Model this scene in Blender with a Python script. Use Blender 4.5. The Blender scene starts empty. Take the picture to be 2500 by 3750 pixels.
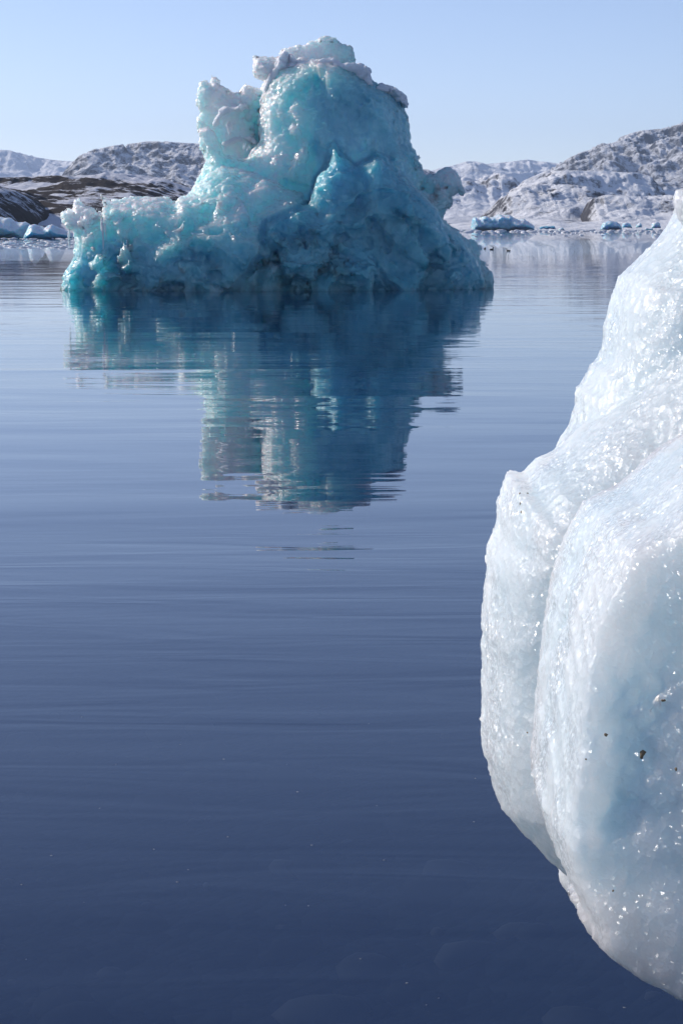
import bpy, math, random
import numpy as np
from mathutils import Vector

random.seed(7)
rng = np.random.default_rng(11)
sc = bpy.context.scene
col = sc.collection

# ------------------------------------------------------------------ camera
CAM_H = 2.5
F = 7800.0                      # focal length in pixels of the 2500 x 3750 photograph
PITCH = math.atan(1055.0 / F)
cam_d = bpy.data.cameras.new('camera')
cam_d.sensor_fit = 'VERTICAL'
cam_d.sensor_height = 36.0
cam_d.lens = 36.0 * F / 3750.0
cam_d.clip_start = 0.05
cam_d.clip_end = 30000
cam = bpy.data.objects.new('camera', cam_d)
cam.location = (0, 0, CAM_H)
cam.rotation_euler = (math.pi / 2 - PITCH, 0, 0)
col.objects.link(cam)
sc.camera = cam

# ------------------------------------------------------------------ sky and sun
SUN_AZ, SUN_EL = math.radians(-63), math.radians(27)
world = bpy.data.worlds.new('World')
sc.world = world
world.use_nodes = True
wn = world.node_tree
wn.nodes.clear()
sky = wn.nodes.new('ShaderNodeTexSky')
sky.sky_type = 'NISHITA'
sky.sun_disc = False
sky.sun_elevation = SUN_EL
sky.sun_rotation = SUN_AZ
sky.altitude = 0
sky.air_density = 0.55
sky.dust_density = 0.3
sky.ozone_density = 1.3
bg = wn.nodes.new('ShaderNodeBackground')
bg.inputs['Strength'].default_value = 0.135
wo = wn.nodes.new('ShaderNodeOutputWorld')
tint = wn.nodes.new('ShaderNodeMix'); tint.data_type = 'RGBA'; tint.blend_type = 'MULTIPLY'   # white balance of the photograph
tint.inputs[0].default_value = 1.0; tint.inputs[7].default_value = (1.0, 0.925, 0.955, 1)
wn.links.new(sky.outputs[0], tint.inputs[6])
wn.links.new(tint.outputs[2], bg.inputs[0])
wn.links.new(bg.outputs[0], wo.inputs[0])
sun_d = bpy.data.lights.new('sun', 'SUN')
sun_d.energy = 3.2
sun_d.angle = math.radians(0.53)
sun_d.color = (1.0, 0.93, 0.86)
sun = bpy.data.objects.new('sun', sun_d)
sdir = Vector((math.sin(SUN_AZ) * math.cos(SUN_EL), math.cos(SUN_AZ) * math.cos(SUN_EL), math.sin(SUN_EL)))
sun.rotation_euler = (-sdir).to_track_quat('-Z', 'Y').to_euler()
sun.location = (-30, 10, 40)
col.objects.link(sun)

sc.view_settings.view_transform = 'Standard'
sc.view_settings.look = 'None'
sc.view_settings.exposure = 0.31
sc.view_settings.gamma = 1.0
sc.view_settings.use_curve_mapping = False
sc.render.engine = 'CYCLES'
cy = sc.cycles
cy.use_denoising = True
cy.max_bounces = 12
cy.diffuse_bounces = 3
cy.glossy_bounces = 4
cy.transmission_bounces = 10
cy.transparent_max_bounces = 8
cy.volume_bounces = 1
cy.caustics_reflective = False
cy.caustics_refractive = False
cy.sample_clamp_indirect = 6.0

# ------------------------------------------------------------------ geometry of the view (metres from the tape)
CP, SP = math.cos(PITCH), math.sin(PITCH)
def wx(u, v, D):
    a = v - 1875.0
    dy = F * CP - a * SP
    dz = -F * SP - a * CP
    t = D / dy
    return (u - 1250.0) * t, CAM_H + dz * t
def outline(pts, D):
    return np.array([wx(u, v, D) for u, v in pts])
def water_at(u, v):
    a = v - 1875.0
    D = CAM_H * (F * CP - a * SP) / (F * SP + a * CP)
    x, z = wx(u, v, D)
    return x, D

# ------------------------------------------------------------------ numeric noise
PERM = rng.permutation(256).astype(np.int32)
PERM = np.concatenate([PERM, PERM, PERM])
GRAD = rng.normal(size=(256, 3)).astype(np.float32)
GRAD /= np.linalg.norm(GRAD, axis=1, keepdims=True)
JIT = rng.random((256, 3)).astype(np.float32)
def hash3(ix, iy, iz):
    return PERM[PERM[PERM[ix & 255] + (iy & 255)] + (iz & 255)]
def perlin(p):
    pi = np.floor(p).astype(np.int32)
    pf = (p - pi).astype(np.float32)
    w = pf * pf * pf * (pf * (pf * 6 - 15) + 10)
    out = np.zeros(len(p), np.float32)
    for dx in (0, 1):
        wxx = w[:, 0] if dx else 1 - w[:, 0]
        for dy in (0, 1):
            wyy = w[:, 1] if dy else 1 - w[:, 1]
            for dz in (0, 1):
                wzz = w[:, 2] if dz else 1 - w[:, 2]
                g = GRAD[hash3(pi[:, 0] + dx, pi[:, 1] + dy, pi[:, 2] + dz)]
                d = g[:, 0] * (pf[:, 0] - dx) + g[:, 1] * (pf[:, 1] - dy) + g[:, 2] * (pf[:, 2] - dz)
                out += wxx * wyy * wzz * d
    return out * 1.6
def fbm(p, oct=4, gain=0.5, lac=2.03, ridged=False):
    s = np.zeros(len(p), np.float32); a = 1.0; t = 0.0
    q = p.astype(np.float32)
    for i in range(oct):
        n = perlin(q + 17.3 * i)
        if ridged:
            n = 1 - 2 * np.abs(n)
        s += a * n; t += a
        a *= gain; q = q * lac
    return s / t
def worley(p):
    pi = np.floor(p).astype(np.int32)
    pf = (p - pi).astype(np.float32)
    best = np.full(len(p), 9.0, np.float32)
    for dx in (-1, 0, 1):
        for dy in (-1, 0, 1):
            for dz in (-1, 0, 1):
                j = JIT[hash3(pi[:, 0] + dx, pi[:, 1] + dy, pi[:, 2] + dz)]
                d = (j[:, 0] + dx - pf[:, 0]) ** 2 + (j[:, 1] + dy - pf[:, 1]) ** 2 + (j[:, 2] + dz - pf[:, 2]) ** 2
                np.minimum(best, d, out=best)
    return np.sqrt(best)
def cup(p):
    f = worley(p)
    return np.clip(1 - f * f * 1.1, 0, 1)
def rims(p, w):
    """thin raised rims where two melt hollows meet"""
    pi = np.floor(p).astype(np.int32)
    pf = (p - pi).astype(np.float32)
    b1 = np.full(len(p), 9.0, np.float32); b2 = np.full(len(p), 9.0, np.float32)
    for dx in (-1, 0, 1):
        for dy in (-1, 0, 1):
            for dz in (-1, 0, 1):
                j = JIT[hash3(pi[:, 0] + dx, pi[:, 1] + dy, pi[:, 2] + dz)]
                d = (j[:, 0] + dx - pf[:, 0]) ** 2 + (j[:, 1] + dy - pf[:, 1]) ** 2 + (j[:, 2] + dz - pf[:, 2]) ** 2
                b2 = np.minimum(b2, np.maximum(b1, d))
                np.minimum(b1, d, out=b1)
    return np.exp(-(np.sqrt(b2) - np.sqrt(b1)) / w)
def facets(p):
    """broken faces: every cell of the ice has its own tilted plane, so that cells meet in sharp steps"""
    pi = np.floor(p).astype(np.int32)
    pf = (p - pi).astype(np.float32)
    best = np.full(len(p), 9.0, np.float32)
    out = np.zeros(len(p), np.float32)
    for dx in (-1, 0, 1):
        for dy in (-1, 0, 1):
            for dz in (-1, 0, 1):
                h = hash3(pi[:, 0] + dx, pi[:, 1] + dy, pi[:, 2] + dz)
                j = JIT[h]
                ox, oy, oz = pf[:, 0] - j[:, 0] - dx, pf[:, 1] - j[:, 1] - dy, pf[:, 2] - j[:, 2] - dz
                d = ox * ox + oy * oy + oz * oz
                m = d < best
                g = GRAD[h]
                out = np.where(m, g[:, 0] * ox + g[:, 1] * oy + g[:, 2] * oz + 0.35 * g[:, 0], out)
                best = np.where(m, d, best)
    return out
def sstep(a, b, x):
    t = np.clip((x - a) / (b - a), 0, 1)
    return t * t * (3 - 2 * t)

# ------------------------------------------------------------------ solids: rounded masses joined in a distance field, then meshed
def poly_sdf(px, pz, poly):
    """signed distance in the plane, negative inside"""
    d = np.full(px.shape, 1e9, np.float32)
    s = np.zeros(px.shape, bool)
    n = len(poly)
    for i in range(n):
        ax, az = poly[i]; bx, bz = poly[(i + 1) % n]
        ex, ez = bx - ax, bz - az
        L = ex * ex + ez * ez + 1e-12
        t = np.clip(((px - ax) * ex + (pz - az) * ez) / L, 0, 1)
        dd = (px - ax - t * ex) ** 2 + (pz - az - t * ez) ** 2
        np.minimum(d, dd.astype(np.float32), out=d)
        c = ((az > pz) != (bz > pz))
        if abs(ez) > 1e-9:
            c &= px < (ex * (pz - az) / ez + ax)
        s ^= c
    d = np.sqrt(d)
    return np.where(s, -d, d)

def surface_nets(f, org, h):
    nx, ny, nz = f.shape
    ins = f < 0
    cnt = np.zeros((nx - 1, ny - 1, nz - 1), np.int8)
    for dx in (0, 1):
        for dy in (0, 1):
            for dz in (0, 1):
                cnt += ins[dx:nx - 1 + dx, dy:ny - 1 + dy, dz:nz - 1 + dz]
    act = (cnt > 0) & (cnt < 8)
    ijk = np.argwhere(act)
    N = len(ijk)
    idx = np.full(act.shape, -1, np.int64)
    idx[act] = np.arange(N)
    acc = np.zeros((N, 3), np.float64); num = np.zeros(N)
    corners = [(a, b, c) for a in (0, 1) for b in (0, 1) for c in (0, 1)]
    i, j, k = ijk.T
    val = {c: f[i + c[0], j + c[1], k + c[2]] for c in corners}
    for c in corners:
        for ax in range(3):
            if c[ax] == 0:
                e = list(c); e[ax] = 1; e = tuple(e)
                a, b = val[c], val[e]
                m = (a < 0) != (b < 0)
                t = np.where(m, a / np.where(m, a - b, 1), 0)
                for q in range(3):
                    acc[:, q] += np.where(m, c[q] + (t if q == ax else 0), 0)
                num += m
    V = (ijk + acc / num[:, None]) * h + np.array(org)
    faces = []
    for ax in range(3):
        sl0 = [slice(1, -1)] * 3; sl0[ax] = slice(0, -1)
        sl1 = [slice(1, -1)] * 3; sl1[ax] = slice(1, None)
        a = ins[tuple(sl0)]; b = ins[tuple(sl1)]
        pts = np.argwhere(a != b)
        flip = a[a != b]
        off = np.ones(3, int); off[ax] = 0
        pts = pts + off
        u, w = [(1, 2), (2, 0), (0, 1)][ax]
        def cell(du, dw):
            q = pts.copy(); q[:, u] += du; q[:, w] += dw
            return idx[q[:, 0], q[:, 1], q[:, 2]]
        quad = np.stack([cell(-1, -1), cell(0, -1), cell(0, 0), cell(-1, 0)], 1)
        quad = np.where(flip[:, None], quad, quad[:, ::-1])
        faces.append(quad)
    Fq = np.concatenate(faces)
    Fq = Fq[(Fq >= 0).all(1)]
    return V, Fq

def vert_normals(V, Q):
    n = np.cross(V[Q[:, 2]] - V[Q[:, 0]], V[Q[:, 3]] - V[Q[:, 1]])
    N = np.zeros_like(V)
    for c in range(4):
        for a in range(3):
            N[:, a] += np.bincount(Q[:, c], n[:, a], len(V))
    return N / (np.linalg.norm(N, axis=1, keepdims=True) + 1e-12)

def to_mesh(name, V, Q, mat, parent=None, smooth=True, attrs=None):
    me = bpy.data.meshes.new(name)
    me.vertices.add(len(V)); me.vertices.foreach_set('co', np.ascontiguousarray(V, np.float32).ravel())
    k = Q.shape[1]
    me.loops.add(Q.size); me.loops.foreach_set('vertex_index', np.ascontiguousarray(Q, np.int32).ravel())
    me.polygons.add(len(Q)); me.polygons.foreach_set('loop_start', np.arange(0, Q.size, k, dtype=np.int32))
    me.polygons.foreach_set('use_smooth', np.full(len(Q), smooth, bool))
    for an, arr in (attrs or {}).items():
        at = me.attributes.new(an, 'FLOAT', 'POINT')
        at.data.foreach_set('value', np.ascontiguousarray(arr, np.float32))
    me.update(calc_edges=True); me.validate()
    if mat: me.materials.append(mat)
    o = bpy.data.objects.new(name, me)
    col.objects.link(o)
    if parent: o.parent = parent
    return o

def empty(name, loc=(0, 0, 0)):
    o = bpy.data.objects.new(name, None)
    o.location = loc
    o.empty_display_size = 0.3
    col.objects.link(o)
    return o
def tag(o, label, cat, group=None):
    o['label'] = label; o['category'] = cat
    if group: o['group'] = group
    return o
def under(o, parent):
    """keep the world place of a part when its thing stands elsewhere"""
    o.parent = parent
    o.matrix_parent_inverse.identity()
    o.location = Vector(o.location) - Vector(parent.location)

class Solid:
    """box-shaped grid of distances; masses are outlines with a depth and a thickness"""
    def __init__(self, lo, hi, h):
        self.h = h; self.org = np.array(lo, float)
        self.n = [int(math.ceil((hi[i] - lo[i]) / h)) + 1 for i in range(3)]
        self.X = lo[0] + h * np.arange(self.n[0]); self.Y = lo[1] + h * np.arange(self.n[1]); self.Z = lo[2] + h * np.arange(self.n[2])
        self.f = np.full(self.n, 5.0, np.float32)
        self.sil = np.full((self.n[0], self.n[2]), 9.0, np.float32)
    def box(self, x0, x1, y0, y1, z0, z1):
        sl = []
        for ax, (a, b) in zip((self.X, self.Y, self.Z), ((x0, x1), (y0, y1), (z0, z1))):
            i = max(0, int(np.searchsorted(ax, a)) - 1); j = min(len(ax), int(np.searchsorted(ax, b)) + 1)
            sl.append(slice(i, max(j, i + 1)))
        return sl
    def mass(self, poly, y0, T, R, k=0.12, tilt=(0, 0)):
        """poly in (x,z); y0 centre depth; T half thickness; R edge rounding; tilt = dy/dx, dy/dz of the middle plane"""
        pad = max(k, 6 * self.h) + 2 * self.h
        cx, cz = poly.mean(0)
        w = abs(tilt[0]) * np.abs(poly[:, 0] - cx).max() + abs(tilt[1]) * np.abs(poly[:, 1] - cz).max()
        sx, sy, sz = self.box(poly[:, 0].min() - pad, poly[:, 0].max() + pad, y0 - T - w - pad, y0 + T + w + pad, poly[:, 1].min() - pad, poly[:, 1].max() + pad)
        px, pz = np.meshgrid(self.X[sx], self.Z[sz], indexing='ij')
        d = poly_sdf(px, pz, poly)
        self.sil[sx, sz] = np.minimum(self.sil[sx, sz], d)
        s = np.clip(-d / R, 0, 1)
        dome = T * np.sqrt(np.clip(1 - (1 - s) ** 2, 0, 1))
        yc = y0 + tilt[0] * (px - cx) + tilt[1] * (pz - cz)
        g = np.abs(self.Y[None, sy, None] - yc[:, None, :]) - dome[:, None, :]
        g = np.maximum(g * 0.8, d[:, None, :]).astype(np.float32)
        f = self.f[sx, sy, sz]
        hh = np.clip(0.5 + (0.5 / k) * (g - f), 0, 1)
        self.f[sx, sy, sz] = g + (f - g) * hh - k * hh * (1 - hh)
    def ball(self, c, r, k=0.1, sq=(1, 1, 1), cut=False):
        e = [r * q * 1.3 + 6 * self.h for q in sq]
        sx, sy, sz = self.box(c[0] - e[0], c[0] + e[0], c[1] - e[1], c[1] + e[1], c[2] - e[2], c[2] + e[2])
        g = np.sqrt(((self.X[sx, None, None] - c[0]) / sq[0]) ** 2 + ((self.Y[None, sy, None] - c[1]) / sq[1]) ** 2 + ((self.Z[None, None, sz] - c[2]) / sq[2]) ** 2) - r
        g = (g * min(sq)).astype(np.float32)
        f = self.f[sx, sy, sz]
        if cut:
            hh = np.clip(0.5 - 0.5 * (f + g) / k, 0, 1)
            self.f[sx, sy, sz] = f + (-g - f) * hh + k * hh * (1 - hh)
        else:
            hh = np.clip(0.5 + 0.5 * (g - f) / k, 0, 1)
            self.f[sx, sy, sz] = g + (f - g) * hh - k * hh * (1 - hh)
    def rough(self, fn, band, coarse=1):
        """add fn(points, inset from the outline) near the surface; coarse > 1 samples a wider lattice and interpolates"""
        c = coarse
        if c == 1:
            m = np.abs(self.f) < band
            ii = np.argwhere(m)
            P = (self.org + ii * self.h).astype(np.float32)
            self.f[m] += fn(P, -self.sil[ii[:, 0], ii[:, 2]])
            return
        fc = self.f[::c, ::c, ::c]
        m = np.abs(fc) < band
        ii = np.argwhere(m) * c
        P = (self.org + ii * self.h).astype(np.float32)
        g = np.zeros(fc.shape, np.float32)
        g[m] = fn(P, -self.sil[ii[:, 0], ii[:, 2]])
        for ax in range(3):
            n = self.f.shape[ax]
            t = np.arange(n) / c
            i0 = np.minimum(t.astype(int), g.shape[ax] - 1); i1 = np.minimum(i0 + 1, g.shape[ax] - 1)
            w = (t - i0).astype(np.float32).reshape([-1 if q == ax else 1 for q in range(3)])
            g = np.take(g, i0, ax) * (1 - w) + np.take(g, i1, ax) * w
        self.f += g
    def mesh(self):
        self.f[0], self.f[-1] = 1, 1
        self.f[:, 0], self.f[:, -1] = 1, 1
        self.f[:, :, 0], self.f[:, :, -1] = 1, 1
        return surface_nets(self.f, self.org, self.h)

# ------------------------------------------------------------------ materials
def mat(name):
    m = bpy.data.materials.new(name); m.use_nodes = True
    nt = m.node_tree; nt.nodes.clear()
    out = nt.nodes.new('ShaderNodeOutputMaterial')
    return m, nt, out
def N(nt, t, **kw):
    n = nt.nodes.new(t)
    for k, v in kw.items():
        if k.startswith('i_'): n.inputs[k[2:].replace('_', ' ')].default_value = v
        else: setattr(n, k, v)
    return n
def L(nt, a, b): nt.links.new(a, b)
def noise(nt, vec, scale, detail=3, rough=0.55, dist=0.0, ntype=None):
    n = N(nt, 'ShaderNodeTexNoise', i_Scale=scale, i_Detail=detail, i_Roughness=rough, i_Distortion=dist)
    if ntype: n.noise_type = ntype
    L(nt, vec, n.inputs['Vector'])
    return n.outputs['Fac']
def ramp(nt, fac, a, b, ca=(0, 0, 0, 1), cb=(1, 1, 1, 1)):
    r = N(nt, 'ShaderNodeMapRange', i_From_Min=a, i_From_Max=b)
    L(nt, fac, r.inputs['Value'])
    return r.outputs['Result']
def mixc(nt, fac, a, b):
    m = N(nt, 'ShaderNodeMix', data_type='RGBA')
    for sock, v in ((m.inputs[0], fac), (m.inputs[6], a), (m.inputs[7], b)):
        if isinstance(v, (tuple, list)): sock.default_value = v
        elif isinstance(v, (int, float)): sock.default_value = v
        else: L(nt, v, sock)
    return m.outputs[2]
def math_(nt, op, a, b=None, c=None, clamp=False):
    m = N(nt, 'ShaderNodeMath', operation=op); m.use_clamp = clamp
    for i, v in enumerate((a, b, c)):
        if v is None: continue
        if isinstance(v, (int, float)): m.inputs[i].default_value = v
        else: L(nt, v, m.inputs[i])
    return m.outputs[0]
def bump(nt, height, dist, strength=1.0, normal=None):
    b = N(nt, 'ShaderNodeBump', i_Distance=dist, i_Strength=strength)
    L(nt, height, b.inputs['Height'])
    if normal is not None: L(nt, normal, b.inputs['Normal'])
    return b.outputs['Normal']

def ice_material(name, dense, clear, white, rad_dense, rad_clear, rad_white, fine, facet, fine_amp, rough=0.2, glitter=0.55, spread=1.0, attr='frost', trans=(0.0, 0.0), absorb=None, sss=1.0, gs=0.5):
    """clear blue ice and bubbly white ice by the attribute 'frost'; light travels through it (subsurface),
    and a wet skin of small melt facets glints"""
    m, nt, out = mat(name)
    tc = N(nt, 'ShaderNodeTexCoord').outputs['Object']
    a = N(nt, 'ShaderNodeAttribute', attribute_name=attr).outputs['Fac']
    n1 = noise(nt, tc, fine * 0.3, 5, 0.6, 0.6)
    fac = math_(nt, 'ADD', a, math_(nt, 'MULTIPLY', math_(nt, 'SUBTRACT', n1, 0.5), 0.55), clamp=True)
    lo_, hi_ = ramp(nt, fac, 0.0, 0.45), ramp(nt, fac, 0.5, 0.95)
    colr = mixc(nt, hi_, mixc(nt, lo_, dense, clear), white)
    radc = mixc(nt, hi_, mixc(nt, lo_, rad_dense, rad_clear), rad_white)
    n2 = noise(nt, tc, fine, 5, 0.62, 0.3)
    nb = bump(nt, n2, fine_amp)
    vs_ = N(nt, 'ShaderNodeTexVoronoi', i_Scale=fine * 1.1); L(nt, tc, vs_.inputs['Vector'])
    nb = bump(nt, math_(nt, 'POWER', vs_.outputs['Distance'], 2.0), fine_amp * 0.8, 1.0, nb)
    # facets: each small cell of the skin is tilted its own way
    v = N(nt, 'ShaderNodeTexVoronoi', i_Scale=facet); L(nt, tc, v.inputs['Vector'])
    sub = N(nt, 'ShaderNodeVectorMath', operation='SUBTRACT'); L(nt, v.outputs['Color'], sub.inputs[0]); sub.inputs[1].default_value = (0.5, 0.5, 0.5)
    scl = N(nt, 'ShaderNodeVectorMath', operation='SCALE'); L(nt, sub.outputs[0], scl.inputs[0]); scl.inputs['Scale'].default_value = spread
    add = N(nt, 'ShaderNodeVectorMath', operation='ADD'); L(nt, nb, add.inputs[0]); L(nt, scl.outputs[0], add.inputs[1])
    nrm = N(nt, 'ShaderNodeVectorMath', operation='NORMALIZE'); L(nt, add.outputs[0], nrm.inputs[0])
    gmask = math_(nt, 'MULTIPLY', ramp(nt, noise(nt, tc, fine * gs, 3, 0.6), 0.36, 0.60), glitter)
    p = N(nt, 'ShaderNodeBsdfPrincipled')
    L(nt, colr, p.inputs['Base Color'])
    p.inputs['Subsurface Weight'].default_value = sss
    p.inputs['Subsurface Scale'].default_value = 1.0
    L(nt, radc, p.inputs['Subsurface Radius'])
    p.inputs['IOR'].default_value = 1.31
    p.inputs['Roughness'].default_value = rough
    p.inputs['Coat Roughness'].default_value = 0.19
    p.inputs['Coat IOR'].default_value = 1.42
    L(nt, gmask, p.inputs['Coat Weight'])
    L(nt, nrm.outputs[0], p.inputs['Coat Normal'])
    L(nt, nb, p.inputs['Normal'])
    L(nt, p.outputs[0], out.inputs[0])
    if absorb:
        rf = N(nt, 'ShaderNodeBsdfGlass'); rf.inputs['IOR'].default_value = 1.31; rf.inputs['Roughness'].default_value = 0.15
        L(nt, nb, rf.inputs['Normal'])
        mx = N(nt, 'ShaderNodeMixShader')
        mr = N(nt, 'ShaderNodeMapRange'); L(nt, fac, mr.inputs['Value']); mr.inputs['To Min'].default_value = trans[0]; mr.inputs['To Max'].default_value = trans[1]
        L(nt, mr.outputs[0], mx.inputs[0]); L(nt, p.outputs[0], mx.inputs[1]); L(nt, rf.outputs[0], mx.inputs[2]); L(nt, mx.outputs[0], out.inputs[0])
        ab = N(nt, 'ShaderNodeVolumeAbsorption'); ab.inputs['Color'].default_value = absorb[0]; ab.inputs['Density'].default_value = absorb[1]
        L(nt, ab.outputs[0], out.inputs['Volume'])
    return m

def snow_material(name, scale, amp, colr=(0.82, 0.83, 0.86, 1), rad=0.08):
    m, nt, out = mat(name)
    tc = N(nt, 'ShaderNodeTexCoord').outputs['Object']
    n = noise(nt, tc, scale, 5, 0.6)
    p = N(nt, 'ShaderNodeBsdfPrincipled')
    L(nt, mixc(nt, n, tuple(c * 0.9 for c in colr[:3]) + (1,), colr), p.inputs['Base Color'])
    p.inputs['Roughness'].default_value = 0.55
    p.inputs['IOR'].default_value = 1.3
    p.inputs['Subsurface Weight'].default_value = 0.6
    p.inputs['Subsurface Radius'].default_value = (rad, rad * 1.2, rad * 1.3)
    p.inputs['Subsurface Scale'].default_value = 1.0
    L(nt, bump(nt, n, amp), p.inputs['Normal'])
    L(nt, p.outputs[0], out.inputs[0])
    return m

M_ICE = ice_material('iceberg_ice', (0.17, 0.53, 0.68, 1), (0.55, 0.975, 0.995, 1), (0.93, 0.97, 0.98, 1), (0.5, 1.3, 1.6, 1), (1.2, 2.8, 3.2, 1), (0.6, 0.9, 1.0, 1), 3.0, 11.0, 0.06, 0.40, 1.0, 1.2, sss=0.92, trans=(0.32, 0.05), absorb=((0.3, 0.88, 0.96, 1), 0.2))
M_ICE_FAR = ice_material('far_ice', (0.14, 0.42, 0.56, 1), (0.45, 0.70, 0.80, 1), (0.84, 0.88, 0.92, 1), (0.5, 1.5, 2.0, 1), (0.5, 1.5, 2.0, 1), (0.4, 0.6, 0.7, 1), 1.0, 3.0, 0.2, 0.4, 0.5, 1.0)
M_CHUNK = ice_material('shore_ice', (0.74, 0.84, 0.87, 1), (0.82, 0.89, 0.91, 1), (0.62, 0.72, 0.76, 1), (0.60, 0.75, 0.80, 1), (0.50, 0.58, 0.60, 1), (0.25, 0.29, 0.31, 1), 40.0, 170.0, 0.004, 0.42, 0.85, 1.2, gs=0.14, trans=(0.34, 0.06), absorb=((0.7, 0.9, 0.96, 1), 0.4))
M_SNOW = snow_material('old_snow', 6.0, 0.10, (0.84, 0.86, 0.90, 1), 0.25)
M_SNOWFAR = snow_material('floe_snow', 1.5, 0.2)

def water_material():
    m, nt, out = mat('sea_water')
    pos = N(nt, 'ShaderNodeNewGeometry').outputs['Position']
    sep = N(nt, 'ShaderNodeSeparateXYZ'); L(nt, pos, sep.inputs[0])
    def stretched(sx, sy, scale, detail, rough, dist=0.0, off=0.0):
        mp = N(nt, 'ShaderNodeMapping'); mp.inputs['Scale'].default_value = (sx, sy, 1)
        mp.inputs['Location'].default_value = (off, off * 0.7, off)
        L(nt, pos, mp.inputs['Vector'])
        return noise(nt, mp.outputs[0], scale, detail, rough, dist)
    swell = stretched(0.17, 0.50, 1.0, 1, 0.4, 0.3)          # long low swell
    rip = stretched(0.45, 2.0, 1.0, 2, 0.5, 1.0, 5.0)        # ripples with long crests
    fine = stretched(2.5, 9.0, 1.0, 2, 0.5, 0.2, 9.0)
    lane = stretched(0.012, 0.05, 1.0, 2, 0.5, 0.8, 3.0)     # calm and ruffled lanes
    calm = ramp(nt, lane, 0.38, 0.62)
    # a breath of wind ruffles the water about 100 to 190 m out
    y = math_(nt, 'ADD', sep.outputs['Y'], math_(nt, 'MULTIPLY', math_(nt, 'SUBTRACT', lane, 0.5), 60.0))
    band = math_(nt, 'MULTIPLY', ramp(nt, y, 145.0, 185.0), ramp(nt, y, 380.0, 300.0))
    amp_r = math_(nt, 'ADD', 0.45, math_(nt, 'MULTIPLY', calm, 0.9))
    patchy = stretched(0.05, 0.16, 1.0, 3, 0.55, 1.2, 21.0)
    h = math_(nt, 'MULTIPLY', swell, math_(nt, 'ADD', 0.006, math_(nt, 'MULTIPLY', ramp(nt, patchy, 0.35, 0.65), 0.010)))
    h = math_(nt, 'ADD', h, math_(nt, 'MULTIPLY', math_(nt, 'MULTIPLY', rip, amp_r), 0.0028))
    h = math_(nt, 'ADD', h, math_(nt, 'MULTIPLY', fine, math_(nt, 'ADD', 0.00012, math_(nt, 'MULTIPLY', band, 0.006))))
    nb = bump(nt, h, 1.0)
    fr = N(nt, 'ShaderNodeFresnel', i_IOR=1.333); L(nt, nb, fr.inputs['Normal'])
    gl = N(nt, 'ShaderNodeBsdfGlossy'); gl.inputs['Roughness'].default_value = 0.0
    gl.inputs['Color'].default_value = (1, 1, 1, 1); L(nt, nb, gl.inputs['Normal'])
    body = N(nt, 'ShaderNodeBsdfDiffuse'); body.inputs['Color'].default_value = (0.0, 0.014, 0.062, 1)
    tr = N(nt, 'ShaderNodeBsdfTransparent'); tr.inputs['Color'].default_value = (0.48, 0.62, 0.76, 1)
    mx = N(nt, 'ShaderNodeMixShader')
    # one sees to the bottom only in the shallows by the shore
    L(nt, math_(nt, 'ADD', 0.03, math_(nt, 'MULTIPLY', ramp(nt, sep.outputs['Y'], 24.0, 5.0), 0.28)), mx.inputs[0])
    L(nt, body.outputs[0], mx.inputs[1]); L(nt, tr.outputs[0], mx.inputs[2])
    m2 = N(nt, 'ShaderNodeMixShader')
    # daylight enters from above whatever its angle (the surface does not bend rays here)
    bf = N(nt, 'ShaderNodeNewGeometry').outputs['Backfacing']
    L(nt, math_(nt, 'ADD', math_(nt, 'MULTIPLY', fr.outputs[0], math_(nt, 'SUBTRACT', 1.0, bf)), math_(nt, 'MULTIPLY', bf, 0.06)), m2.inputs[0])
    L(nt, mx.outputs[0], m2.inputs[1]); L(nt, gl.outputs[0], m2.inputs[2])
    L(nt, m2.outputs[0], out.inputs[0])
    return m

def terrain_material(name, rock_a, rock_b, snow, scale, bias, slope_w, noise_w, amp, blotch=0.5, stretch=(1, 1, 1)):
    m, nt, out = mat(name)
    geo = N(nt, 'ShaderNodeNewGeometry')
    pos = geo.outputs['Position']
    mp = N(nt, 'ShaderNodeMapping'); mp.inputs['Scale'].default_value = stretch
    L(nt, pos, mp.inputs['Vector']); pos = mp.outputs[0]
    n1 = noise(nt, pos, scale, 7, 0.68, 0.3)
    n2 = noise(nt, pos, scale * 0.18, 4, 0.55, 0.5)
    n3 = noise(nt, pos, scale * 3.0, 4, 0.7)
    nb = bump(nt, n1, amp)
    sep = N(nt, 'ShaderNodeSeparateXYZ'); L(nt, geo.outputs['Normal'], sep.inputs[0])
    sepb = N(nt, 'ShaderNodeSeparateXYZ'); L(nt, nb, sepb.inputs[0])
    s = math_(nt, 'MULTIPLY', math_(nt, 'ADD', sep.outputs['Z'], math_(nt, 'MULTIPLY', sepb.outputs['Z'], 0.5)), slope_w)
    s = math_(nt, 'ADD', s, math_(nt, 'MULTIPLY', math_(nt, 'SUBTRACT', n1, 0.5), noise_w))
    s = math_(nt, 'ADD', s, math_(nt, 'MULTIPLY', math_(nt, 'SUBTRACT', n2, 0.5), blotch))
    s = math_(nt, 'ADD', s, math_(nt, 'MULTIPLY', math_(nt, 'SUBTRACT', n3, 0.5), noise_w * 0.4))
    fac = ramp(nt, s, bias - 0.03, bias + 0.03)
    p = N(nt, 'ShaderNodeBsdfPrincipled')
    L(nt, mixc(nt, fac, mixc(nt, n3, rock_a, rock_b), snow), p.inputs['Base Color'])
    p.inputs['Roughness'].default_value = 0.85
    p.inputs['Specular IOR Level'].default_value = 0.15
    L(nt, nb, p.inputs['Normal'])
    L(nt, p.outputs[0], out.inputs[0])
    return m

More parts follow.
